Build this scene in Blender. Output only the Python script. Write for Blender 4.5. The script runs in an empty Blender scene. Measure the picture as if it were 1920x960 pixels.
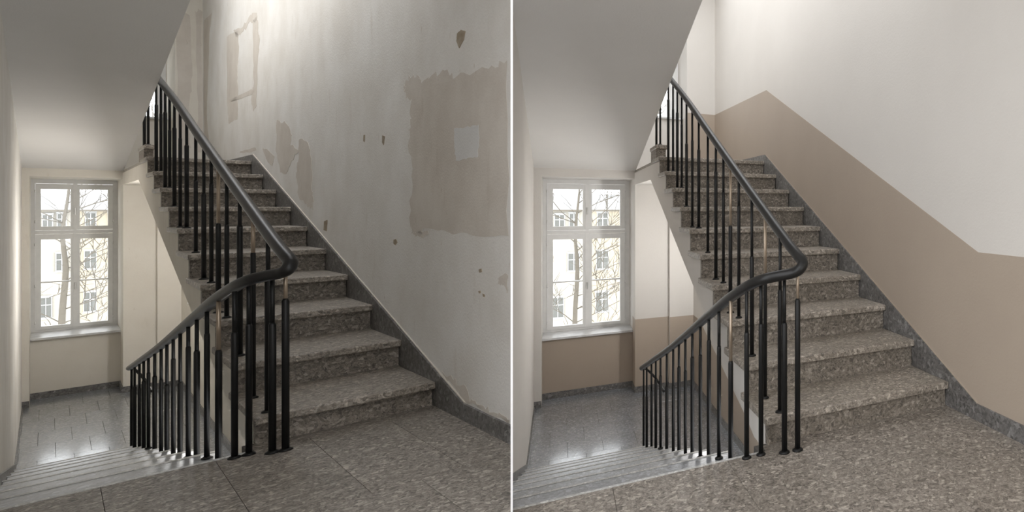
import bpy, bmesh, math, random
from mathutils import Vector, Matrix

S = bpy.context.scene
COL = S.collection

# ------------------------------------------------------------------ camera, sky, lights, exposure
cam_d = bpy.data.cameras.new('camera')
cam = bpy.data.objects.new('camera', cam_d)
COL.objects.link(cam)
CAM_H = 1.2
cam.location = (0, 0, CAM_H)
cam.rotation_euler = (math.radians(90), 0, 0)          # level view, verticals stay upright
cam_d.sensor_width = 36.0
cam_d.lens = 36.0 * 1078.0 / 1920.0
cam_d.shift_x = -(1750.0 - 960.0) / 1920.0
cam_d.shift_y = -(480.0 - 390.0) / 1920.0
cam_d.clip_end = 500
S.camera = cam

world = bpy.data.worlds.new('overcast_sky')
S.world = world
world.use_nodes = True
bg = world.node_tree.nodes['Background']
bg.inputs['Color'].default_value = (0.96, 0.975, 1.0, 1)
bg.inputs['Strength'].default_value = 2.5

S.view_settings.view_transform = 'Standard'
S.view_settings.look = 'None'
S.view_settings.gamma = 1.0
S.view_settings.use_curve_mapping = False
S.view_settings.exposure = 0.42
FILL_LOW = 35.0        # watts of each fill lamp added beneath the stairs

# ------------------------------------------------------------------ material helpers
def new_mat(name):
    m = bpy.data.materials.new(name); m.use_nodes = True
    nt = m.node_tree
    return m, nt, nt.nodes['Principled BSDF']

def nd(nt, kind, **kw):
    n = nt.nodes.new(kind)
    for k, v in kw.items(): setattr(n, k, v)
    return n

def coords(nt, rnd=True):
    tc = nd(nt, 'ShaderNodeTexCoord')
    if not rnd: return tc.outputs['Object']
    oi = nd(nt, 'ShaderNodeObjectInfo')
    mul = nd(nt, 'ShaderNodeMath', operation='MULTIPLY'); mul.inputs[1].default_value = 37.0
    nt.links.new(oi.outputs['Random'], mul.inputs[0])
    ad = nd(nt, 'ShaderNodeVectorMath', operation='ADD')
    nt.links.new(tc.outputs['Object'], ad.inputs[0]); nt.links.new(mul.outputs[0], ad.inputs[1])
    return ad.outputs[0]

def ramp(nt, fac, stops, interp='LINEAR'):
    r = nd(nt, 'ShaderNodeValToRGB'); r.color_ramp.interpolation = interp
    el = r.color_ramp.elements
    while len(el) > 1: el.remove(el[-1])
    el[0].position = stops[0][0]; el[0].color = (*stops[0][1], 1)
    for p, c in stops[1:]:
        e = el.new(p); e.color = (*c, 1)
    nt.links.new(fac, r.inputs[0])
    return r.outputs[0]

def noise(nt, co, scale, detail=4, rough=0.55):
    n = nd(nt, 'ShaderNodeTexNoise'); n.inputs['Scale'].default_value = scale
    n.inputs['Detail'].default_value = detail; n.inputs['Roughness'].default_value = rough
    nt.links.new(co, n.inputs['Vector']); return n.outputs['Fac']

def mix(nt, a, b, fac, mode='MIX'):
    m = nd(nt, 'ShaderNodeMix', data_type='RGBA', blend_type=mode)
    if isinstance(fac, float): m.inputs[0].default_value = fac
    else: nt.links.new(fac, m.inputs[0])
    for s, i in ((a, 6), (b, 7)):
        if isinstance(s, tuple): m.inputs[i].default_value = (*s, 1)
        else: nt.links.new(s, m.inputs[i])
    return m.outputs[2]

def bump(nt, bsdf, h, strength, dist):
    b = nd(nt, 'ShaderNodeBump'); b.inputs['Strength'].default_value = strength
    b.inputs['Distance'].default_value = dist
    nt.links.new(h, b.inputs['Height']); nt.links.new(b.outputs[0], bsdf.inputs['Normal'])

def plain(name, col, rough=0.5, metal=0.0, spec=0.5):
    m, nt, b = new_mat(name)
    co = coords(nt)
    n = noise(nt, co, 9.0, 3)
    c = mix(nt, tuple(x * 0.9 for x in col), tuple(min(1, x * 1.08) for x in col), n)
    nt.links.new(c, b.inputs['Base Color'])
    b.inputs['Roughness'].default_value = rough; b.inputs['Metallic'].default_value = metal
    b.inputs['Specular IOR Level'].default_value = spec
    return m

def plaster(name, c0, c1, grain=0.35, blot=1.3, rough=0.85, scuff=None):
    m, nt, b = new_mat(name)
    co = coords(nt, False)
    f = ramp(nt, noise(nt, co, blot, 6, 0.62), [(0.36, (0, 0, 0)), (0.64, (1, 1, 1))])
    c = mix(nt, c0, c1, f)
    if scuff:
        mp = nd(nt, 'ShaderNodeMapping'); mp.inputs['Scale'].default_value = (1.2, 1.2, 0.32)
        nt.links.new(co, mp.inputs['Vector'])
        s = ramp(nt, noise(nt, mp.outputs[0], 16, 6, 0.7), [(0.665, (0, 0, 0)), (0.73, (0.9, 0.9, 0.9))])
        c = mix(nt, c, scuff, s)
        s2 = ramp(nt, noise(nt, mp.outputs[0], 5.5, 5, 0.6), [(0.62, (0, 0, 0)), (0.72, (0.35, 0.35, 0.35))])
        c = mix(nt, c, tuple(x * 0.5 + y * 0.5 for x, y in zip(scuff, c0)), s2)
    nt.links.new(c, b.inputs['Base Color'])
    b.inputs['Roughness'].default_value = rough
    b.inputs['Specular IOR Level'].default_value = 0.25
    bump(nt, b, noise(nt, co, 75, 4), grain, 0.004)
    return m

def terrazzo(name, dark, mid, light, scale=55.0, rough=0.42, coat=0.0, relief=0.25, coat_rough=0.14):
    m, nt, b = new_mat(name)
    co = coords(nt)
    wn = nd(nt, 'ShaderNodeTexNoise'); wn.inputs['Scale'].default_value = 14; wn.inputs['Detail'].default_value = 2
    nt.links.new(co, wn.inputs['Vector'])
    wm = nd(nt, 'ShaderNodeVectorMath', operation='SCALE'); wm.inputs['Scale'].default_value = 0.05
    nt.links.new(wn.outputs['Color'], wm.inputs[0])
    ad = nd(nt, 'ShaderNodeVectorMath', operation='ADD')
    nt.links.new(co, ad.inputs[0]); nt.links.new(wm.outputs[0], ad.inputs[1])
    v = nd(nt, 'ShaderNodeTexVoronoi'); v.inputs['Scale'].default_value = scale
    nt.links.new(ad.outputs[0], v.inputs['Vector'])
    sp = nd(nt, 'ShaderNodeSeparateColor'); nt.links.new(v.outputs['Color'], sp.inputs[0])
    chips = ramp(nt, sp.outputs[0], [(0.0, dark), (0.22, tuple(a * 0.6 + c * 0.4 for a, c in zip(dark, mid))), (0.3, mid),
                                     (0.72, tuple(x * 1.12 for x in mid)), (0.88, light), (0.97, tuple(min(1, x * 1.5) for x in light))])
    v2 = nd(nt, 'ShaderNodeTexVoronoi'); v2.inputs['Scale'].default_value = scale * 2.3
    nt.links.new(ad.outputs[0], v2.inputs['Vector'])
    sp2 = nd(nt, 'ShaderNodeSeparateColor'); nt.links.new(v2.outputs['Color'], sp2.inputs[0])
    fine = ramp(nt, sp2.outputs[1], [(0.0, tuple(x * 0.8 for x in dark)), (0.5, mid), (0.9, light)])
    c = mix(nt, chips, fine, 0.45)
    big = ramp(nt, noise(nt, co, 2.2, 3), [(0.3, (0.86, 0.85, 0.83)), (0.7, (1.1, 1.1, 1.1))])
    c = mix(nt, c, big, 1.0, 'MULTIPLY')
    nt.links.new(c, b.inputs['Base Color'])
    b.inputs['Roughness'].default_value = rough
    b.inputs['Coat Weight'].default_value = coat
    b.inputs['Coat Roughness'].default_value = coat_rough
    b.inputs['Coat IOR'].default_value = 2.7
    bump(nt, b, sp.outputs[0], relief, 0.0015)
    return m

M = {}
M['worn'] = plaster('worn_plaster', (0.75, 0.72, 0.67), (0.84, 0.82, 0.785), 0.5, 1.7, scuff=(0.52, 0.44, 0.35))
M['cream'] = plaster('cream_plaster', (0.735, 0.69, 0.61), (0.785, 0.745, 0.67), 0.3, 1.5, scuff=(0.50, 0.42, 0.32))
M['bare'] = plaster('bare_beige_plaster', (0.63, 0.575, 0.51), (0.70, 0.65, 0.585), 0.4, 3.0, scuff=(0.46, 0.38, 0.30))
M['filler'] = plaster('white_filler', (0.68, 0.67, 0.65), (0.74, 0.73, 0.71), 0.3, 3.0)
M['chip'] = plaster('exposed_brown_plaster', (0.33, 0.265, 0.19), (0.46, 0.39, 0.30), 0.5, 20.0)
M['soffit'] = plaster('soffit_plaster', (0.79, 0.775, 0.75), (0.82, 0.805, 0.78), 0.25, 0.8)
M['white'] = plaster('white_wall_paint', (0.67, 0.64, 0.60), (0.70, 0.67, 0.63), 0.25, 0.9)
M['dado'] = plaster('beige_dado_paint', (0.42, 0.35, 0.285), (0.44, 0.37, 0.30), 0.25, 1.2, 0.6)
M['partition'] = plaster('partition_white', (0.93, 0.93, 0.93), (0.95, 0.95, 0.95), 0.05, 1.0)
M['floor'] = terrazzo('terrazzo_floor', (0.085, 0.073, 0.061), (0.22, 0.193, 0.167), (0.40, 0.36, 0.315), 70, 0.5)
M['tile'] = terrazzo('grey_terrazzo_tile', (0.098, 0.11, 0.13), (0.20, 0.22, 0.255), (0.37, 0.40, 0.45), 60, 0.35, 1.0, 0.15)  # bluish tint stands for window daylight, put into the colour
M['tread_low'] = terrazzo('grey_stone_tread', (0.082, 0.09, 0.103), (0.165, 0.18, 0.205), (0.32, 0.345, 0.385), 60, 0.4, 0.9, 0.15, 0.3)  # same daylight blue mixed into the grey of the lower treads
M['tread'] = terrazzo('stone_tread', (0.11, 0.096, 0.08), (0.27, 0.237, 0.198), (0.46, 0.41, 0.355), 70, 0.45)
M['nosing'] = terrazzo('pale_worn_nosing', (0.35, 0.35, 0.34), (0.50, 0.50, 0.49), (0.62, 0.62, 0.61), 80, 0.4)
M['riser'] = terrazzo('stone_riser', (0.075, 0.064, 0.052), (0.20, 0.173, 0.142), (0.34, 0.30, 0.255), 70, 0.6)
M['skirt'] = terrazzo('dark_stone_skirting', (0.075, 0.072, 0.07), (0.15, 0.143, 0.138), (0.24, 0.235, 0.23), 40, 0.45)
M['screed'] = plain('joint_mortar', (0.11, 0.10, 0.09), 0.9)
M['black'] = plain('black_painted_steel', (0.008, 0.008, 0.008), 0.42, 0.0, 0.35)
M['rail'] = plain('black_handrail_lacquer', (0.014, 0.0135, 0.013), 0.36, 0.0, 0.35)
M['bronze'] = plain('worn_bronze_steel', (0.42, 0.34, 0.26), 0.35, 0.7)
M['winpaint'] = plain('white_window_paint', (0.88, 0.875, 0.86), 0.4)
M['sill'] = plaster('pale_marble', (0.60, 0.60, 0.60), (0.78, 0.78, 0.78), 0.02, 9.0, 0.3)
M['steel'] = plain('brushed_steel', (0.6, 0.59, 0.57), 0.3, 0.9)
M['fcream'] = plain('facade_cream_render', (0.47, 0.41, 0.31), 0.9)
M['fpale'] = plain('facade_pale_render', (0.46, 0.43, 0.37), 0.9)
M['froof'] = plain('pale_grey_roof', (0.40, 0.40, 0.41), 0.9)
M['fwin'] = plain('facade_window_paint', (0.46, 0.455, 0.44), 0.6)
M['fpane'] = plain('facade_dark_pane', (0.15, 0.15, 0.135), 0.5)
M['bark'] = plain('pale_bark', (0.17, 0.15, 0.12), 0.95)

def glass_mat():
    m = bpy.data.materials.new('window_glass'); m.use_nodes = True
    nt = m.node_tree; nt.nodes.clear()
    out = nd(nt, 'ShaderNodeOutputMaterial')
    tr = nd(nt, 'ShaderNodeBsdfTransparent'); tr.inputs[0].default_value = (0.97, 0.98, 0.98, 1)
    gl = nd(nt, 'ShaderNodeBsdfGlossy'); gl.inputs['Roughness'].default_value = 0.02
    fr = nd(nt, 'ShaderNodeFresnel'); fr.inputs[0].default_value = 1.3
    mx = nd(nt, 'ShaderNodeMixShader')
    nt.links.new(fr.outputs[0], mx.inputs[0]); nt.links.new(tr.outputs[0], mx.inputs[1]); nt.links.new(gl.outputs[0], mx.inputs[2])
    nt.links.new(mx.outputs[0], out.inputs[0])
    return m
M['glass'] = glass_mat()

# ------------------------------------------------------------------ geometry helpers
def box(x0, x1, y0, y1, z0, z1):
    v = [(x0,y0,z0),(x1,y0,z0),(x1,y1,z0),(x0,y1,z0),(x0,y0,z1),(x1,y0,z1),(x1,y1,z1),(x0,y1,z1)]
    f = [(0,3,2,1),(4,5,6,7),(0,1,5,4),(1,2,6,5),(2,3,7,6),(3,0,4,7)]
    return v, f

def join(parts):
    V, F = [], []
    for v, f in parts:
        o = len(V); V += list(v); F += [tuple(i + o for i in q) for q in f]
    return V, F

def prism(a, b):
    """a, b: matching closed outlines -> solid between them"""
    n = len(a)
    return list(a) + list(b), [tuple(range(n))[::-1], tuple(range(n, 2*n))] + [(i, (i+1) % n, n+(i+1) % n, n+i) for i in range(n)]

def catmull(pts, sub=6):
    P = [Vector(p) for p in pts]; out = []
    for i in range(len(P)-1):
        p0 = P[max(i-1, 0)]; p1 = P[i]; p2 = P[i+1]; p3 = P[min(i+2, len(P)-1)]
        # centripetal-like tangents, limited by segment length
        d = (p2-p1).length
        t1 = (p2-p0); t2 = (p3-p1)
        t1 = t1.normalized()*d if t1.length > 0 else t1
        t2 = t2.normalized()*d if t2.length > 0 else t2
        for k in range(sub):
            t = k/sub
            out.append((2*t**3-3*t**2+1)*p1 + (t**3-2*t**2+t)*t1 + (-2*t**3+3*t**2)*p2 + (t**3-t**2)*t2)
    out.append(P[-1]); return out

def tube(path, radii, seg=12):
    P = [Vector(p) for p in path]; n = len(P)
    if not isinstance(radii, (list, tuple)): radii = [radii]*n
    T = []
    for i in range(n):
        a = P[max(i-1, 0)]; b = P[min(i+1, n-1)]
        T.append((b-a).normalized())
    up = Vector((0,0,1)) if abs(T[0].z) < 0.9 else Vector((1,0,0))
    u = T[0].cross(up).normalized(); V = []; F = []
    for i in range(n):
        u = (u - T[i]*u.dot(T[i])).normalized(); w = T[i].cross(u)
        for k in range(seg):
            a = 2*math.pi*k/seg
            V.append(tuple(P[i] + (u*math.cos(a) + w*math.sin(a))*radii[i]))
    for i in range(n-1):
        for k in range(seg):
            k2 = (k+1) % seg
            F.append((i*seg+k, i*seg+k2, (i+1)*seg+k2, (i+1)*seg+k))
    F.append(tuple(range(seg))[::-1]); F.append(tuple(range((n-1)*seg, n*seg)))
    return V, F

def mesh_data(name, V, F, mat, bevel=0, smooth=False, segs=1):
    bm = bmesh.new()
    vs = [bm.verts.new(v) for v in V]
    for q in F:
        try: bm.faces.new([vs[i] for i in q])
        except ValueError: pass
    bmesh.ops.recalc_face_normals(bm, faces=bm.faces)
    if bevel: bmesh.ops.bevel(bm, geom=list(bm.edges), offset=bevel, segments=segs, affect='EDGES', profile=0.5)
    me = bpy.data.meshes.new(name); bm.to_mesh(me); bm.free()
    for m in (mat if isinstance(mat, list) else [mat]): me.materials.append(m)
    if smooth:
        for p in me.polygons: p.use_smooth = len(p.vertices) == 4
    return me

EDGE = -0.7333                      # plan slope of the partition between the two stairwells (x / y)
def clip_plan(poly, rot, side):
    """keep the part of a plan polygon on this stairwell's side of the partition"""
    out = []
    def d(p):
        x = p[0]*rot[0][0] + p[1]*rot[0][1]; y = p[0]*rot[1][0] + p[1]*rot[1][1]
        return side*(x - EDGE*y) - 0.003
    for i in range(len(poly)):
        a, b = poly[i], poly[(i+1) % len(poly)]; da, db = d(a), d(b)
        if da >= 0: out.append(a)
        if (da >= 0) != (db >= 0):
            t = da/(da-db); out.append((a[0]+(b[0]-a[0])*t, a[1]+(b[1]-a[1])*t))
    return out

# ------------------------------------------------------------------ one stairwell
# Plan coordinates: u runs across the stairs to the right, v along the stairs away from the landing, z up.
# Each stairwell has its own module (metres per plan unit across / along) and its own bearing.
UL, UR, UM = -0.314, 2.16, 1.81          # left wall, right wall, wall beneath the upper flight
VE, VF, VN, VW = 2.115, 6.85, 7.11, 7.43  # landing edge, window wall, niche back, window plane
ZH, ZU = -1.432, 1.74                    # lower and upper half landing
NOSE = [(2.136 + 0.2955*k + 0.0016*k*k, 0.15 + 0.1767*k) for k in range(10)]
FN = [(VE + 0.4*j, -0.179*j) for j in range(9)]

class Stairwell:
    def __init__(s, bearing, mu, mv, side, worn):
        s.mu, s.mv, s.side, s.worn = mu, mv, side, worn
        s.yaw = bearing; s.R = Matrix.Rotation(bearing, 3, 'Z')
        s.where = 'worn stairwell with patchy plaster' if worn else 'renovated stairwell with beige dado'
        s.random = random.Random(4 if worn else 9)
    def L(s, u, v, z): return (u*s.mu, v*s.mv, z)
    def ubox(s, u0, u1, v0, v1, z0, z1): return box(u0*s.mu, u1*s.mu, v0*s.mv, v1*s.mv, z0, z1)
    def slabz(s, poly, z0, z1, clip=False):
        p = [(u*s.mu, v*s.mv) for u, v in poly]
        if clip: p = clip_plan(p, s.R, s.side)
        if len(p) < 3: return None
        return prism([(x, y, z0) for x, y in p], [(x, y, z1) for x, y in p])
    def slabu(s, poly, u0, u1):
        return prism([s.L(u0, v, z) for v, z in poly], [s.L(u1, v, z) for v, z in poly])
    def empty(s, name, origin):
        o = bpy.data.objects.new(name, None); COL.objects.link(o)
        o.empty_display_size = 0.1
        o.location = s.R @ Vector(origin); o.rotation_euler = (0, 0, s.yaw); o['_o'] = origin
        return o
    def put(s, name, geo, mat, parent=None, **kw):
        V, F = geo
        lo = [min(v[i] for v in V) for i in range(3)]; hi = [max(v[i] for v in V) for i in range(3)]
        org = ((lo[0]+hi[0])/2, (lo[1]+hi[1])/2, lo[2])
        me = mesh_data(name, [tuple(v[i]-org[i] for i in range(3)) for v in V], F, mat, **kw)
        return s.place(name, me, org, parent)
    def place(s, name, me, org, parent=None):
        o = bpy.data.objects.new(name, me); COL.objects.link(o)
        o['_o'] = org
        if parent:
            p = parent['_o']; o.parent = parent
            o.location = tuple(org[i]-p[i] for i in range(3))
        else:
            o.location = s.R @ Vector(org); o.rotation_euler = (0, 0, s.yaw)
        return o

def struct(o, label=None, cat=None):
    o['kind'] = 'structure'
    if label: o['label'] = label
    if cat: o['category'] = cat
    return o
def tag(o, label, cat, group=None):
    o['label'] = label; o['category'] = cat
    if group: o['group'] = group
    return o

TOP = 4.7

def wedge_wall(s, u, out, va, vb, z0, z1):
    """wall along v at u, thickness to `out`; its near end is cut along the partition line"""
    p = clip_plan([(u*s.mu, va*s.mv), (u*s.mu, vb*s.mv), (u*s.mu+out, vb*s.mv), (u*s.mu+out, va*s.mv)], s.R, s.side)
    return prism([(x, y, z0) for x, y in p], [(x, y, z1) for x, y in p])

def jag(poly, rnd, amp_v, amp_z, n=5):
    out = []
    for i in range(len(poly)):
        a, b = poly[i], poly[(i+1) % len(poly)]
        for k in range(n):
            t = k/n; w = 0.35 if k == 0 else 1.0
            out.append((a[0]+(b[0]-a[0])*t + rnd.uniform(-1, 1)*amp_v*w, a[1]+(b[1]-a[1])*t + rnd.uniform(-1, 1)*amp_z*w))
    return out

PATCHES = {
 'plaster_patch': ('bare', 0.020, [
  [(2.35,1.964),(2.014,1.959),(1.778,1.952),(1.668,1.959),(1.668,1.056),(1.925,1.055),(2.188,1.072),(2.338,1.026),(2.379,1.089),(2.361,1.414),(2.389,1.645),(2.379,1.775),(2.35,1.907)],
  [(2.431,1.966),(2.412,2.044),(2.35,2.061),(2.298,2.04),(2.283,2.004),(2.188,2.019),(2.089,2.015),(2.0,1.955),(2.05,1.91),(2.2,1.90),(2.36,1.89),(2.40,1.926)],
  [(5.794,3.452),(5.395,3.412),(5.37,3.156),(5.42,2.859),(5.395,2.604),(5.42,2.3),(5.72,2.3),(5.794,2.627)],
  [(5.566,3.456),(5.272,3.394),(5.003,3.451),(4.838,3.417),(4.811,3.308),(5.003,3.378),(5.232,3.331),(5.437,3.333)],
  [(4.945,3.342),(4.811,3.378),(4.783,3.143),(4.743,3.074),(4.811,2.729),(4.838,2.368),(4.93,2.314),(4.995,2.458),(4.909,2.64),(4.93,3.02)],
  [(5.701,2.607),(4.966,2.582),(4.895,2.537),(4.966,2.515),(5.61,2.562)],
  [(4.319,2.109),(4.125,2.05),(3.995,1.907),(4.02,1.814),(3.847,1.745),(3.995,1.665),(4.098,1.551),(4.234,1.561),(4.348,1.802)],
  [(3.847,1.839),(3.685,1.795),(3.628,1.631),(3.619,1.361),(3.585,1.271),(3.602,1.182),(3.73,1.239),(3.871,1.323),(3.905,1.538),(3.856,1.699)],
  [(6.765,4.04),(6.412,4.018),(6.526,3.696),(6.584,3.162),(6.644,2.62),(6.526,2.049),(6.765,2.227),(6.80,2.864),(6.80,3.606)],
  [(2.365,1.04),(2.22,1.06),(2.209,1.04),(2.272,1.01),(2.347,1.03)],
  [(5.312,1.896),(4.859,1.889),(4.838,1.858),(4.966,1.845),(5.353,1.879)],
  [(4.689,1.86),(4.56,1.84),(4.377,1.741),(4.425,1.64),(4.529,1.685),(4.624,1.791)],
  [(1.72,0.839),(1.67,0.861),(1.67,0.761),(1.684,0.793),(1.727,0.799)],
  [(2.111,0.221),(2.01,0.204),(1.923,0.171),(1.906,0.115),(1.841,0.12),(1.749,0.123),(1.668,0.11),(1.668,0.097),(1.923,0.10),(2.01,0.158)],
 ]),
 'filler_patch': ('filler', 0.006, [
  [(2.01,1.665),(1.934,1.656),(1.845,1.655),(1.841,1.573),(1.853,1.478),(1.916,1.481),(1.999,1.471),(2.01,1.566)],
 ]),
 'plaster_chip': ('chip', 0.004, [
  [(1.992,2.206),(1.963,2.218),(1.934,2.2),(1.946,2.155),(1.978,2.118),(1.996,2.164)],
  [(2.866,1.746),(2.851,1.744),(2.854,1.692),(2.869,1.7)],
  [(2.651,1.712),(2.627,1.703),(2.638,1.643),(2.654,1.663)],
  [(3.412,1.087),(3.361,1.099),(3.373,1.003),(3.42,1.012)],
  [(2.534,0.983),(2.51,0.99),(2.498,0.969),(2.515,0.948),(2.534,0.956)],
  [(1.846,0.744),(1.834,0.749),(1.83,0.736),(1.841,0.733)],
  [(1.819,0.735),(1.807,0.732),(1.805,0.718),(1.815,0.72)],
  [(1.845,0.862),(1.826,0.87),(1.823,0.852),(1.838,0.847)],
 ]),
}

def build_shell(s):
    w = s.worn; wall_main = M['worn'] if w else M['white']; wall_side = M['cream'] if w else M['white']
    wr = s.where
    # left wall
    o = s.put('wall_left', wedge_wall(s, UL, -0.15, 1.075, VF, ZH-0.2, TOP), M['worn'] if w else M['white'])
    struct(o, 'plain pale left wall of the ' + wr, 'wall')
    if w:       # the landing widens to the left in front of this return
        struct(s.put('wall_return', s.ubox(-2.3, UL-.15/s.mu, 1.075, 1.15, -0.2, TOP), M['worn']), 'short pale wall beside the landing of the ' + wr, 'wall')
    # right wall
    o = s.put('wall_right', wedge_wall(s, UR, 0.15, -1.2, VN, ZH-0.2, TOP), wall_main)
    struct(o, ('scuffed off-white right wall with bare plaster patches' if w else 'white right wall with a beige stepped dado'), 'wall')
    wall_right = o
    # window wall: front layer with niches, back layer with window openings
    n1, n2, m1, m2 = -0.225, 0.978, 0.45, 1.727
    parts = [s.ubox(UL-.2, n1, VF, VN, ZH-.2, TOP), s.ubox(n1, n2, VF, VN, 1.62, ZU), s.ubox(n2, UR, VF, VN, ZH-.2, ZU),
             s.ubox(n1, m1, VF, VN, ZU, TOP), s.ubox(m2, UR, VF, VN, ZU, TOP), s.ubox(m1, m2, VF, VN, 4.45, TOP),
             s.ubox(n1, n2, VF, VN, ZH-.2, ZH-.02)]
    parts += [s.ubox(UL-.2, n1, VN, 7.6, ZH-.2, TOP), s.ubox(n1, n2, VN, 7.6, ZH-.2, -.62), s.ubox(n2, UR+.2, VN, 7.6, ZH-.2, ZU),
              s.ubox(n1, n2, VN, 7.6, 1.62, ZU), s.ubox(n1, m1, VN, 7.6, ZU, TOP), s.ubox(m1, m2, VN, 7.6, ZU, 2.55),
              s.ubox(m1, m2, VN, 7.6, 4.45, TOP), s.ubox(m2, UR+.2, VN, 7.6, ZU, TOP)]
    parts += [s.ubox(1.457, UM, VF-0.06, VF, ZH, 1.5)]
    o = s.put('wall_far', join(parts), wall_side)
    struct(o, ('cream window wall with stained plaster' if w else 'white window wall with beige lower band'), 'wall')
    wall_far = o
    # wall beneath the upper flight
    o = s.put('wall_lower_right', s.slabu([(3.3, ZH-.1), (VF, ZH-.1), (VF, 1.5), (5.49, 1.49), (3.3, 0.41)], UM, UR-0.005), wall_side)
    struct(o, 'pale wall beneath the stone stairs of the ' + wr, 'wall')
    wall_low = o
    # sloping soffit of the flight above
    def sz(v): return 1.73 + 0.306*(VF - v)
    o = s.put('ceiling', s.slabu([(VF, sz(VF)), (1.7, sz(1.7)), (1.7, sz(1.7)+.25), (VF, sz(VF)+.25)], UL, 0.985), M['soffit'])
    struct(o, 'smooth grey sloping soffit above the window in the ' + wr, 'ceiling')
    # landing of the storey above, over the viewer's landing
    vb = 1.15 if w else -1.1  # unseen slab, cut short on the worn side to let daylight in
    g = s.slabz([(UL, vb), (UR, vb), (UR, 2.05), (UL, 2.05)], 3.0, 3.2, True)
    struct(s.put('ceiling_landing', g, M['soffit']), 'plain ceiling over the landing of the ' + wr, 'ceiling')
    rl = 2.6 if w else 3.3
    # unseen roof, added to limit sky light; a gap left over the stairs
    g = s.slabz([(UL-.1, 2.06), (UR, 2.06), (UR, rl), (UL-.1, rl)], TOP, TOP+.2, True)
    g = join([g, s.ubox(UL-.1, UR, 5.7 if w else 6.3, 7.6, TOP, TOP+.2)])
    struct(s.put('ceiling_blocker', g, M['soffit']), 'added ceiling blocking some sky light high over the stairs of the ' + wr, 'ceiling')
    # upper half landing
    o = s.put('floor_upper', s.ubox(0.98, UR-.012/s.mu, NOSE[9][0]+0.36, VF, ZU-.04, ZU-0.002), M['tread'])
    struct(o, 'stone upper half landing of the ' + wr, 'floor')
    if not w:
        lv = [(VF, 2.62), (4.897, 2.55), (1.93, 0.95), (-1.1, 0.945)]
        poly = lv + [(-1.1, 0.0), (2.1, 0.0), (4.93, 1.6), (VF, 1.7)]
        g = s.slabu(poly, UR-0.002/s.mu, UR+0.01)
        s.put('dado_panel', g, M['dado'], wall_right)
        e = 0.002/s.mv
        s.put('dado_panel', s.ubox(m2, UR, VF-e, VF+.01, ZU, 2.62), M['dado'], wall_far)
        s.put('dado_panel', s.ubox(n1, n2, VN-e, VN+.01, ZH, -.6), M['dado'], wall_far)
        s.put('dado_panel', s.ubox(n2, 1.457, VF-e, VF+.01, ZH, -.388), M['dado'], wall_far)
        s.put('dado_panel', s.ubox(1.457, UM, VF-.06-e, VF-.05, ZH, -.388), M['dado'], wall_far)
        s.put('dado_panel', s.ubox(n2-0.002/s.mu, n2+.01, VF, VN, ZH, -.388), M['dado'], wall_far)
        s.put('dado_panel', s.slabu([(VF, ZH), (VF, -.388), (6.45, -.388), (3.3, -1.9+.4), (3.3, ZH-.08)], UM-0.002/s.mu, UM+.01), M['dado'], wall_low)
    else:
        for name, (mk, amp, polys) in PATCHES.items():
            lift = {'plaster_patch': 0.0012, 'filler_patch': 0.0026, 'plaster_chip': 0.0030}[name]
            for i, p in enumerate(polys):
                big = amp if len(p) > 6 else amp*0.35
                g = jag(p, s.random, big*0.7, big, 6)
                lf = 0.0007 if name == 'plaster_patch' and i == 1 else lift
                s.put(name, s.slabu(g, UR-lf/s.mu, UR+0.004), M[mk], wall_right)
        for p in ([(1.75,4.2),(1.95,4.1),(2.0,3.2),(1.92,2.6),(1.98,2.1),(1.78,2.0)], [(2.04,4.2),(2.15,4.2),(2.15,2.0),(2.06,2.1),(2.09,2.8)]):
            q = jag(p, s.random, 0.015, 0.04, 6)
            s.put('plaster_patch', prism([s.L(u, VF-0.0015/s.mv, z) for u, z in q], [s.L(u, VF+.003, z) for u, z in q]), M['bare'], wall_far)

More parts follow.
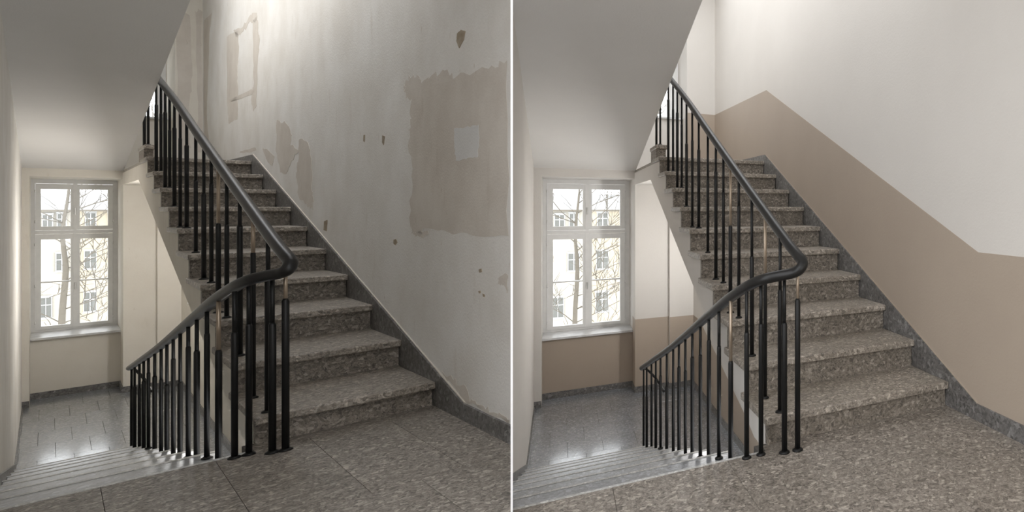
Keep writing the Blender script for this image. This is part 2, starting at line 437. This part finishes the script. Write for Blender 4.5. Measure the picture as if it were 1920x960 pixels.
def build_floors(s):
    wr = s.where
    # landing in front of the stairs
    ext = [(-4.2, 1.075), (-4.2, -1.1)] if s.worn else [(UL, -1.1)]
    base = struct(s.put('floor', s.slabz(ext + [(UR, -1.1), (UR, 2.2), (0.90, 2.2), (0.90, VE-.03), (UL, VE-.03)] + ([(UL, 1.075)] if s.worn else []), -0.2, -0.012, True), M['screed']),
                  'brown speckled terrazzo landing in front of the ' + wr, 'floor')
    tu, tv = 0.52, 0.52; g = 0.0006
    nv = 7
    for j in range(nv):
        v1 = VE - j*tv; v0 = v1 - tv
        lo = -4.16 if (s.worn and j >= 2) else UL
        u = (lo if lo == UL else UL-8*tu) - (0.26 if j % 2 else 0.0)
        while u < UR:
            a, b = max(u, lo), min(u+tu, UR-.001)
            if b - a > 0.01:
                geo = s.slabz([(a+g/s.mu, v0+g/s.mv), (b-g/s.mu, v0+g/s.mv), (b-g/s.mu, v1-g/s.mv*(j > 0)), (a+g/s.mu, v1-g/s.mv*(j > 0))], -0.02, 0.0, True)
                if geo: s.put('tile', geo, M['floor'], base, bevel=0.0006)
            u += tu
    geo = s.slabz([(0.93, VE), (UR-.001, VE), (UR-.001, 2.17), (0.93, 2.17)], -0.02, 0.0, True)
    s.put('tile', geo, M['floor'], base, bevel=0.0006)
    s.put('nosing', s.slabz([(UL, VE-.010), (0.90, VE-.010), (0.90, VE+.003), (UL, VE+.003)], -.02, .0015, True), M['nosing'], base)
    # lower half landing
    base = struct(s.put('floor_lower', join([s.ubox(UL, UM, FN[7][0], VN, ZH-.2, ZH-.012), s.ubox(0.90, UM, 3.3, FN[7][0], ZH-.2, ZH-.012)]), M['screed']),
                  'glossy grey terrazzo tiles of the lower half landing in the ' + wr, 'floor')
    g = 0.0008; tu, tv, u0 = 0.36, 0.335, 0.076
    k = 0; v = FN[7][0] + 0.03 + 0.0
    rows = [(FN[7][0]-0.025, 5.03)]
    while rows[-1][1] < VN: rows.append((rows[-1][1], min(rows[-1][1]+tv, VN)))
    vv = FN[7][0]-0.025
    while vv > 3.35: rows.insert(0, (max(vv-tv, 3.3), vv)); vv -= tv
    for (a, b) in rows:
        k += 1
        off = 0.18 if k % 2 else 0.0
        u = u0 - 3*tu + off
        lo = UL if a > 4.8 else 0.90
        if a >= VF-.05: lo, hi = -0.225, 0.978
        else: hi = UM
        while u < hi:
            p, q = max(u, lo), min(u+tu, hi)
            if q-p > 0.02:
                rr = [(a, b)]
                if a < VF < b: pass
                for (c, d) in rr:
                    d2 = d
                    if c < VF < d and (p < -0.225 or q > 0.978):
                        d2 = VF
                        p2, q2 = max(p, -0.225), min(q, 0.978)
                        if q2 - p2 > 0.01:
                            s.put('tile', s.ubox(p2+g/s.mu, q2-g/s.mu, VF+g/s.mv, d-g/s.mv, ZH-.02, ZH), M['tile'], base, bevel=0.0010)
                    s.put('tile', s.ubox(p+g/s.mu, q-g/s.mu, c+g/s.mv, d2-g/s.mv, ZH-.02, ZH), M['tile'], base, bevel=0.0010)
            u += tu

def build_flights(s):
    wr = s.where; wn = 'worn' if s.worn else 'renovated'
    # ---- flight going up
    t = s.empty('stair_flight', s.L(1.5, 2.15, 0))
    tag(t, 'broad grey-brown stone stairs rising to the upper landing in the ' + wr, 'stairs', 'stone stair flights')
    u0, u1 = 0.94, UR-0.012/s.mu
    th = 0.042
    tread = None; riser = None
    for k, (v, z) in enumerate(NOSE):
        dep = 0.365
        V_, F_ = s.ubox(u0, u1, v, v+dep, z-th, z)
        org = (V_[0][0], V_[0][1], z-th)
        if tread is None: tread = mesh_data('tread', [tuple(p[i]-org[i] for i in range(3)) for p in V_], F_, M['tread'], bevel=0.007, segs=2)
        s.place('tread', tread, org, t)
        zb = 0.0 if k == 0 else NOSE[k-1][1]
        V_, F_ = s.ubox(u0+0.02, u1-0.005, v+0.025, v+0.055, zb, z-th)
        org = (V_[0][0], V_[0][1], zb)
        if k == 0: s.place('riser', mesh_data('riser', [tuple(p[i]-org[i] for i in range(3)) for p in V_], F_, M['riser']), org, t)
        else:
            if riser is None: riser = mesh_data('riser', [tuple(p[i]-org[i] for i in range(3)) for p in V_], F_, M['riser'])
            s.place('riser', riser, org, t)
    poly = [(NOSE[0][0]+.03, 0.0)]
    for k, (v, z) in enumerate(NOSE):
        poly.append((v+0.03, z-th))
        if k < 9: poly.append((NOSE[k+1][0]+0.03, z-th))
    poly += [(VF, ZU-th), (VF, 1.53), (5.55, 1.53), (2.36, -0.05), (NOSE[0][0]+.03, -0.05)]
    g = s.slabu(poly, 0.968, u1-0.01)
    o = s.put('stringer', g, M['cream'] if s.worn else M['white'], t); o['label'] = 'pale plastered side of the stairs'
    # first step of the next flight, on the upper landing
    t2 = s.empty('stair_step', s.L(1.0, 5.2, ZU))
    tag(t2, 'single stone step on the upper landing in the ' + wr, 'step')
    s.put('riser', s.ubox(0.99, 1.10, 5.33, 5.65, ZU, ZU+0.13), M['riser'], t2)
    s.put('tread', s.ubox(0.985, 1.125, 5.30, 5.7, ZU+.13, ZU+0.175), M['tread'], t2, bevel=0.006)
    # ---- flight going down
    t = s.empty('stair_flight', s.L(0.3, VE, ZH))
    tag(t, 'grey stone stairs going down to the window landing in the ' + wr, 'stairs', 'stone stair flights')
    a0, a1 = UL+0.012/s.mu, 0.875
    def strip(name, mat, v0, v1, z0, z1, ua, ub, parent, **kw):     # full-width piece, cut where it meets the partition
        geo = s.slabz([(ua, v0), (ub, v0), (ub, v1), (ua, v1)], z0, z1, True)
        return s.put(name, geo, mat, parent, **kw)
    for j in range(1, 8):
        v, z = FN[j]
        td = strip('tread', M['tread_low'], FN[j-1][0]-0.05, v, z-th, z, a0, a1, t, bevel=0.005, segs=2)
        strip('nosing', M['nosing'], v-0.012, v+0.003, z-.012, z+.0015, a0, a1, td)
    for j in range(1, 9):
        v, z = FN[j-1]; zb = FN[j][1]
        strip('riser', M['riser'], v-0.05, v-0.025, zb, z-th if j > 1 else -0.02, a0, a1-0.01, t)
    poly = [(VE-.05, -0.05)]
    for j in range(1, 8):
        poly += [(FN[j-1][0]-.05, FN[j][1]-th), (FN[j][0]-.05, FN[j][1]-th)]
    poly += [(FN[7][0]-.05, ZH), (FN[6][0], ZH), (VE-.05, -0.4)]
    s.put('stringer', s.slabu(poly, a0 if s.worn else 0.2, a1-.02), M['cream'] if s.worn else M['white'], t)

def build_skirtings(s):
    wr = s.where; e = 0.012
    t = struct(s.empty('baseboard_right', s.L(UR, 2.2, 0)), 'dark stone skirting climbing the right wall of the ' + wr, 'skirting')
    def along(u, poly, d): return s.slabu(poly, u-d/s.mu, u)
    # level run on the landing, cut at the partition
    lim = 1.654 if s.worn else -1.1
    p = clip_plan([((UR-e/s.mu)*s.mu, -1.1*s.mv), (UR*s.mu, -1.1*s.mv), (UR*s.mu, 1.94*s.mv), ((UR-e/s.mu)*s.mu, 1.94*s.mv)], s.R, s.side)
    s.put('skirting_board', prism([(x, y, 0) for x, y in p], [(x, y, 0.094) for x, y in p]), M['skirt'], t)
    s.put('skirting_board', along(UR, [(1.94, 0.0), (1.94, 0.094), (4.927, 1.814), (4.927, 1.60), (2.2, 0.0)], e), M['skirt'], t)
    s.put('skirting_board', along(UR, [(4.929, 1.60), (4.929, 1.814), (VF, 1.83), (VF, 1.7)], e), M['skirt'], t)
    o = s.put('skirting_cap', along(UR, [(1.935, 0.094), (1.935, 0.102), (4.927, 1.824), (4.927, 1.816)], 0.006), M['bare'] if s.worn else M['dado'], t)
    t = struct(s.empty('baseboard_far', s.L(0.4, VF, ZH)), 'low grey stone skirting around the window landing of the ' + wr, 'skirting')
    h = 0.085; d = 0.014
    for (a, b, v) in ((UL, -0.225, VF), (-0.225, 0.978, VN), (0.978, 1.457, VF), (1.44, UM, VF-.06)):
        s.put('skirting_board', s.ubox(a, b, v-d/s.mv, v, ZH, ZH+h), M['skirt'], t)
    s.put('skirting_board', s.ubox(0.978-d/s.mu, 0.978, VF, VN, ZH, ZH+h), M['skirt'], t)
    s.put('skirting_board', s.ubox(UM-d/s.mu, UM, 3.35, VF-.06, ZH, ZH+h), M['skirt'], t)
    t = struct(s.empty('baseboard_left', s.L(UL, 4.5, ZH)), 'slim grey skirting beside the descending stairs of the ' + wr, 'skirting')
    poly = [(VE, -0.05), (VE, 0.07), (FN[7][0], ZH+.22), (5.35, ZH+.02), (VF, ZH+.02), (VF, ZH), (4.9, ZH)]
    lo = [(x, z) for x, z in poly]
    q = clip_plan([((UL)*s.mu, VE*s.mv), ((UL+.012/s.mu)*s.mu, VE*s.mv), ((UL+.012/s.mu)*s.mu, VF*s.mv), (UL*s.mu, VF*s.mv)], s.R, s.side)
    vs = min(y for x, y in q)/s.mv
    def zt(v): return ZH+.02 if v > 5.35 else (ZH+.22-.2*(v-FN[7][0])/(5.35-FN[7][0]) if v > FN[7][0] else 0.07+(ZH+.15)*(v-VE)/(FN[7][0]-VE))
    if s.worn: vs = VE
    P = [(vs, zt(vs)), (FN[7][0], zt(FN[7][0])), (5.35, ZH+.02), (VF, ZH+.02), (VF, ZH-.01), (FN[7][0], ZH-.01), (vs, zt(vs)-.25)]
    s.put('skirting_board', s.slabu(P, UL, UL+.012/s.mu), M['skirt'], t)

def rail_z(path, v, u=None):
    best = None
    for a, b in zip(path[:-1], path[1:]):
        lo, hi = sorted((a[1], b[1]))
        if lo <= v <= hi and hi > lo:
            t = (v-a[1])/(b[1]-a[1]); return a[2]+(b[2]-a[2])*t
    return None

UP_PATH = [(1.03,5.9,2.66),(1.03,5.3,2.655),(1.03,4.98,2.62),(1.035,4.707,2.484),(1.05,4.05,2.115),(1.05,3.526,1.812),(1.05,3.0,1.515),(1.05,2.681,1.335),(1.052,2.36,1.155),(1.06,2.12,1.015)]
TURN = [(1.072,2.045,0.965),(1.082,2.015,0.935),(1.062,2.005,0.905),(1.03,2.02,0.885),(0.97,2.045,0.872),(0.895,2.07,0.855)]
DN_PATH = [(0.845,2.13,0.82),(0.80,2.33,0.715),(0.80,2.61,0.588),(0.80,3.585,0.14),(0.80,4.4,-0.21),(0.80,5.06,-0.49)]

def build_railing(s):
    t = s.empty('stair_railing', s.L(1.03, 2.1, 0))
    tag(t, 'black steel railing with a curved dark handrail in the ' + s.where, 'railing', 'stair railings')
    R = 0.0265
    path = catmull([s.L(*p) for p in UP_PATH + TURN + DN_PATH] + [s.L(0.80, 5.10, -0.508)], 6)
    hr = s.put('handrail', tube(path, R, 14), M['rail'], t, smooth=True)
    s.put('end_cap', tube([s.L(0.80, 5.10, -0.508), s.L(0.80, 5.112, -0.513)], [R, R*0.6], 14), M['rail'], hr, smooth=True)
    s.put('return_rail', tube(catmull([s.L(0.82,5.06,-.50), s.L(0.87,5.10,-.55), s.L(0.93,5.10,-.62), s.L(0.985,5.05,-.70), s.L(1.0,4.95,-.735)], 5), 0.012, 10), M['rail'], t, smooth=True)
    def baluster(u, v, zb, zt, r=0.0085, rs=0.0125, frac=0.68, bronze=False, foot=True):
        x, y, _ = s.L(u, v, 0); h = zt-zb
        c = zb+h*frac
        g1 = tube([(x,y,c-.02),(x,y,zt)], r, 10)
        g2 = tube([(x,y,zb),(x,y,c),(x,y,c+.012)], [rs, rs, r*1.15], 10)
        n1 = len(g1[1])
        o = s.put('baluster', join([g2, g1]), [M['black'], M['bronze'] if bronze else M['black']], t, smooth=True)
        n2 = len(g2[1])
        for i, p in enumerate(o.data.polygons):
            if i >= n2: p.material_index = 1
        if foot:
            s.put('foot', tube([(x,y,zb),(x,y,zb+.006),(x,y,zb+.012)], [rs*2.0, rs*1.9, rs*1.1], 12), M['black'], o, smooth=True)
    def tread_z(v):
        z = 0.0
        for (nv, nz) in NOSE:
            if v >= nv+0.012: z = nz
        return z
    rnd = s.random
    ups = [2.172, 2.364, 2.56, 2.78, 2.94, 3.086, 3.257, 3.459, 3.716, 3.92, 4.12, 4.30, 4.48, 4.665, 4.89, 5.32, 5.55]
    for i, v in enumerate(ups):
        zt = rail_z(UP_PATH, v); zb = tread_z(v) if v < 4.93 else ZU
        if 5.30 < v < 5.7: zb = ZU+0.175
        baluster(1.035, v, zb, zt, frac=rnd.uniform(0.58, 0.82), bronze=(i in (1, 4)), rs=0.0125 if i % 2 == 0 else 0.0105)
    # across the head of the landing
    baluster(1.075, 2.055, 0.0, 0.925, r=0.0075, rs=0.0135, frac=0.80, bronze=True)
    baluster(1.005, 2.06, 0.0, 0.87, rs=0.0135, frac=0.72)
    baluster(0.893, 2.09, 0.0, 0.845, rs=0.0115, frac=0.74)
    baluster(0.818, 2.09, 0.0, 0.80, rs=0.0115, frac=0.74)
    dn = [2.268, 2.461, 2.653, 2.836, 3.03, 3.217, 3.41, 3.60, 3.84, 4.10, 4.32, 4.54, 4.81, 5.0]
    for i, v in enumerate(dn):
        zt = rail_z(DN_PATH, v)
        j = 8
        for q in range(1, 9):
            if v <= FN[q-1][0] + 0.4: j = q; break
        zb = FN[j][1] if j < 8 else ZH
        if v > FN[7][0]: zb = ZH
        baluster(0.80, v, zb, zt, rs=0.011 if i % 2 else 0.0125, frac=rnd.uniform(0.6, 0.85), bronze=(i == 0))

def build_window(s, n, u0, u1, z0, z1, label):
    W, H = u1-u0, z1-z0
    t = struct(s.empty('window_%d' % n, s.L((u0+u1)/2, VW, z0)), label, 'window')
    U = lambda f: u0+W*f
    Z = lambda f: z0+H*f
    fx = [0, .0463, .1103, .4419, .548, .8814, .944, 1.0]     # frame, sash, glass edges across
    fz = [0, .012, .0345, .6035, .639, .662, .689, .9345, .9715, 1.0]
    v0, v1 = VW, VW+0.06/s.mv
    def b(a0, a1, c0, c1, d0=0.0, d1=0.06): return s.ubox(U(a0), U(a1), VW+d0/s.mv, VW+d1/s.mv, Z(c0), Z(c1))
    fr = s.put('frame', join([b(0, fx[1], 0, 1, 0, .08), b(fx[6], 1, 0, 1, 0, .08), b(fx[1], fx[6], fz[8], 1, 0, .08), b(fx[1], fx[6], 0, fz[1], 0, .08),
                              b(fx[1], fx[6], fz[4], fz[5], -.004, .08), b(.478, .512, fz[1], fz[8], 0.012, .08)]), M['winpaint'], t)
    for (a, bb, ga, gb) in ((fx[1], .495, fx[2], fx[3]), (.495, fx[6], fx[4], fx[5])):
        for (c, d, gc, gd, bar) in ((fz[1], fz[4], fz[2], fz[3], True), (fz[5], fz[8], fz[6], fz[7], False)):
            e = 0.0015
            parts = [b(a+e, ga, c+e, d-e, -.012, .05), b(gb, bb-e, c+e, d-e, -.012, .05), b(ga, gb, c+e, gc, -.012, .05), b(ga, gb, gd, d-e, -.012, .05)]
            sash = s.put('sash', join(parts), M['winpaint'], t)
            s.put('pane', b(ga-.004, gb+.004, gc-.002, gd+.002, .018, .024), M['glass'], sash)
            if bar: s.put('glazing_bar', b(ga, gb, .318, .3265, .0, .04), M['winpaint'], sash)
    s.put('cover_strip', b(.47, .52, fz[1], fz[4]-.002, -.022, .0), M['winpaint'], t)
    s.put('cover_strip', b(.47, .52, fz[5]+.002, fz[8], -.022, .0), M['winpaint'], t)
    for zc in (.80, .30):
        x = U(.495)*s.mu; y = (VW-.022/s.mv)*s.mv
        h = s.put('handle', join([box(x-.008, x+.008, y-.008, y, Z(zc)-.03, Z(zc)+.03), box(x-.006, x+.006, y-.028, y-.006, Z(zc)+.012, Z(zc)+.024), box(x-.006, x+.006, y-.030, y-.020, Z(zc)-.075, Z(zc)+.024)]), M['steel'], t, bevel=.002)
    for xc in (fx[1], fx[6]):
        for zc in (.06, .3, .57, .72, .92):
            s.put('hinge', tube([(U(xc)*s.mu, VW*s.mv-.014, Z(zc)-.02), (U(xc)*s.mu, VW*s.mv-.014, Z(zc)+.02)], .005, 8), M['winpaint'], t, smooth=True)
    o = s.put('sill', s.ubox(u0-.0, u1+.005, VN-.035, VW+.01, z0-.03, z0), M['sill'], t, bevel=.004)
    o['label'] = 'pale marble sill'

def build_outside(s):
    V0 = 30.0
    wn = 'worn' if s.worn else 'renovated'
    t = s.empty('apartment_building', s.L(1.5, V0, -9))
    tag(t, 'cream apartment block seen through the window of the ' + s.where, 'building', 'apartment blocks outside the windows')
    s.put('wall', s.ubox(1.45, 8, V0, V0+4, -9, 1.0), M['fcream'], t)
    s.put('wall', s.ubox(-3.2, 1.45, V0+.03, V0+4, -9, 1.0), M['fpale'], t)
    s.put('roof', s.slabu([(V0-.15, 1.0), (V0-.15, 1.1), (V0+2.5, 2.1), (V0+4, 2.1), (V0+4, 1.0)], -3.3, 8.1), M['froof'], t)
    s.put('gutter', s.ubox(-3.3, 8.1, V0-.2, V0-.12, 1.0, 1.1), M['bark'], t)
    wins = [(2.0,2.7,-2.48,-1.38), (1.97,2.7,-5.08,-3.89), (2.06,2.68,0.0,0.92), (-.43,.2,-5.23,-4.02), (.43,1.07,-2.52,-1.47), (-.3,.25,0.0,.82), (.5,1.0,0.0,.88),
            (3.4,4.1,-2.48,-1.38), (3.4,4.1,-5.08,-3.89), (3.4,4.1,0.0,.9), (-1.9,-1.25,-2.5,-1.45), (-1.9,-1.25,-5.2,-4.0)]
    for (a, b, c, d) in wins:
        e = 0.03; m = (a+b)/2; k = c+(d-c)*.62; y = V0-.02
        w = s.put('window', join([s.ubox(a-e*2, b+e*2, y-.0, y+.03, d, d+.09), s.ubox(a-e*2, b+e*2, y-.03, y+.03, c-.09, c),
              s.ubox(a-e, a+e, y-.01, y+.03, c, d), s.ubox(b-e, b+e, y-.01, y+.03, c, d), s.ubox(m-.025, m+.025, y-.01, y+.03, c, d), s.ubox(a, b, y-.01, y+.03, k-.025, k+.025),
              s.ubox(a, b, y-.01, y+.03, c, c+.035), s.ubox(a, b, y-.01, y+.03, d-.035, d)]), M['fwin'], t)
        for (p, q) in ((a+e, m-.025), (m+.025, b-e)):
            for (f, g) in ((c+.035, k-.025), (k+.025, d-.035)):
                s.put('pane', s.ubox(p, q, y+.005, y+.02, f, g), M['fpane'], w)
    # bare tree in the courtyard
    t = s.empty('bare_tree', s.L(.55, 14, -9))
    tag(t, 'bare winter tree outside the window of the ' + s.where, 'tree', 'bare trees outside the windows')
    rnd = random.Random(21)
    x, y, _ = s.L(.42, 14, 0)
    trunk = [(x+.06, y, -9), (x+.03, y, -4.5), (x-.04, y+.05, -2), (x+.02, y, -.5), (x-.03, y, .5), (x+.06, y, 1.6), (x+.1, y, 3.2)]
    rad = [.07, .066, .058, .05, .036, .024, .012]
    tp = catmull(trunk, 4); rr = []
    for i in range(len(tp)):
        f = i/(len(tp)-1)*(len(rad)-1); k = min(int(f), len(rad)-2); rr.append(rad[k]+(rad[k+1]-rad[k])*(f-k))
    s.put('trunk', tube(tp, rr, 8), M['bark'], t, smooth=True)
    geo = []
    def grow(p, d, ln, r, depth):
        pts = [p]; q = p.copy(); dd = d.copy()
        for i in range(4):
            dd = (dd + Vector((rnd.uniform(-.25,.25), rnd.uniform(-.2,.2), rnd.uniform(-.12,.2)))).normalized()
            q = q + dd*ln/4; pts.append(q.copy())
        geo.append(tube(pts, [r, r*.85, r*.7, r*.55, r*.4], 5))
        if depth:
            for i in (1, 2, 3, 4):
                if rnd.random() < .9:
                    nd_ = (dd + Vector((rnd.uniform(-1,1), rnd.uniform(-.6,.6), rnd.uniform(-.3,.7)))).normalized()
                    grow(pts[i], nd_, ln*rnd.uniform(.5,.75), max(.008, r*.6), depth-1)
    zz = -4.4
    while zz < 2.6:
        i = min(range(len(tp)), key=lambda k: abs(tp[k].z-zz)); sg = rnd.choice((-1, 1))
        grow(tp[i].copy(), Vector((sg*rnd.uniform(.6,1), rnd.uniform(-.6,.3), rnd.uniform(.2,.8))).normalized(), rnd.uniform(1.2, 2.2), max(.014, rr[i]*.22), 3)
        zz += .24
    s.put('branches', join(geo), M['bark'], t, smooth=True)

def fill_batten(s, u, v, za, zb, power, col, label):
    """added fill light: upright batten hidden beneath the stairs, brightening the lower well"""
    r = 0.05; area = 2*math.pi*r*(zb-za)
    m = bpy.data.materials.new('lit_fill_diffuser'); m.use_nodes = True
    nt = m.node_tree; nt.nodes.clear()
    out = nd(nt, 'ShaderNodeOutputMaterial'); em = nd(nt, 'ShaderNodeEmission')
    em.inputs[0].default_value = (*col, 1); em.inputs[1].default_value = power/(math.pi*area)
    nt.links.new(em.outputs[0], out.inputs[0])
    x, y, _ = s.L(u, v, 0)
    t = s.empty('fill_lamp', (x, y, za)); tag(t, label, 'lamp')
    s.put('diffuser', tube([(x-.055, y, za), (x-.055, y, zb)], r, 16), m, t, smooth=True)
    s.put('housing', box(x-.022, x, y-.05, y+.05, za-.04, zb+.04), M['winpaint'], t, bevel=.004)
    for z, d in ((za, -.03), (zb, .03)):
        s.put('end_cap', tube([(x-.055, y, z), (x-.055, y, z+d)], r*1.08, 16), M['winpaint'], t, smooth=True)

def build(s):
    fill_batten(s, UM, 5.8, 0.0, 1.2, FILL_LOW*(1.0 if s.worn else 1.0), (1.0, 0.985, 0.97), 'added hidden fill lamp beneath the stairs of the ' + s.where)
    build_shell(s)
    build_floors(s)
    build_flights(s)
    build_skirtings(s)
    build_window(s, 1, -0.225, 0.978, -0.59, 1.62, 'white four-sash window over a marble sill in the ' + s.where)
    build_window(s, 2, 0.45, 1.727, 2.58, 4.45, 'white upper landing window glimpsed behind balusters in the ' + s.where)
    build_railing(s)
    build_outside(s)

A = math.atan2(1078, 700)
left = Stairwell(A, 0.5962, 2.0645, -1, True)
right = Stairwell(math.pi/2 - A, 0.9182, 1.3405, 1, False)

# white partition between the two stairwells: thin board on the landing, end towards the viewer
def partition():
    d = Vector((EDGE, 1, 0)).normalized(); n = Vector((d.y, -d.x, 0))
    a, b = 2.62, 6.2
    h0 = 0.0026 * 1.0
    pts = [d*a - n*h0*1.25, d*a + n*h0*1.25, d*b + n*h0*1.5, d*b - n*h0*1.5]
    V, F = prism([(p.x, p.y, ZH-.2) for p in pts], [(p.x, p.y, TOP) for p in pts])
    me = mesh_data('wall_center', V, F, M['partition'])
    o = bpy.data.objects.new('wall_center', me); COL.objects.link(o)
    struct(o, 'thin white partition edge between the two stairwells', 'wall')
def back_blocker():  # unseen wall added to cut the light from behind the camera
    V, F = box(-0.7, 2.0, -1.75, -1.6, 0.0, 3.2)
    o = bpy.data.objects.new('wall_back', mesh_data('wall_back', V, F, M['white'])); COL.objects.link(o)
    struct(o, 'added unseen wall blocking light from behind the viewer on the landing', 'wall')
partition()
back_blocker()
build(left)
build(right)
for o in bpy.data.objects:
    if '_o' in o: del o['_o']
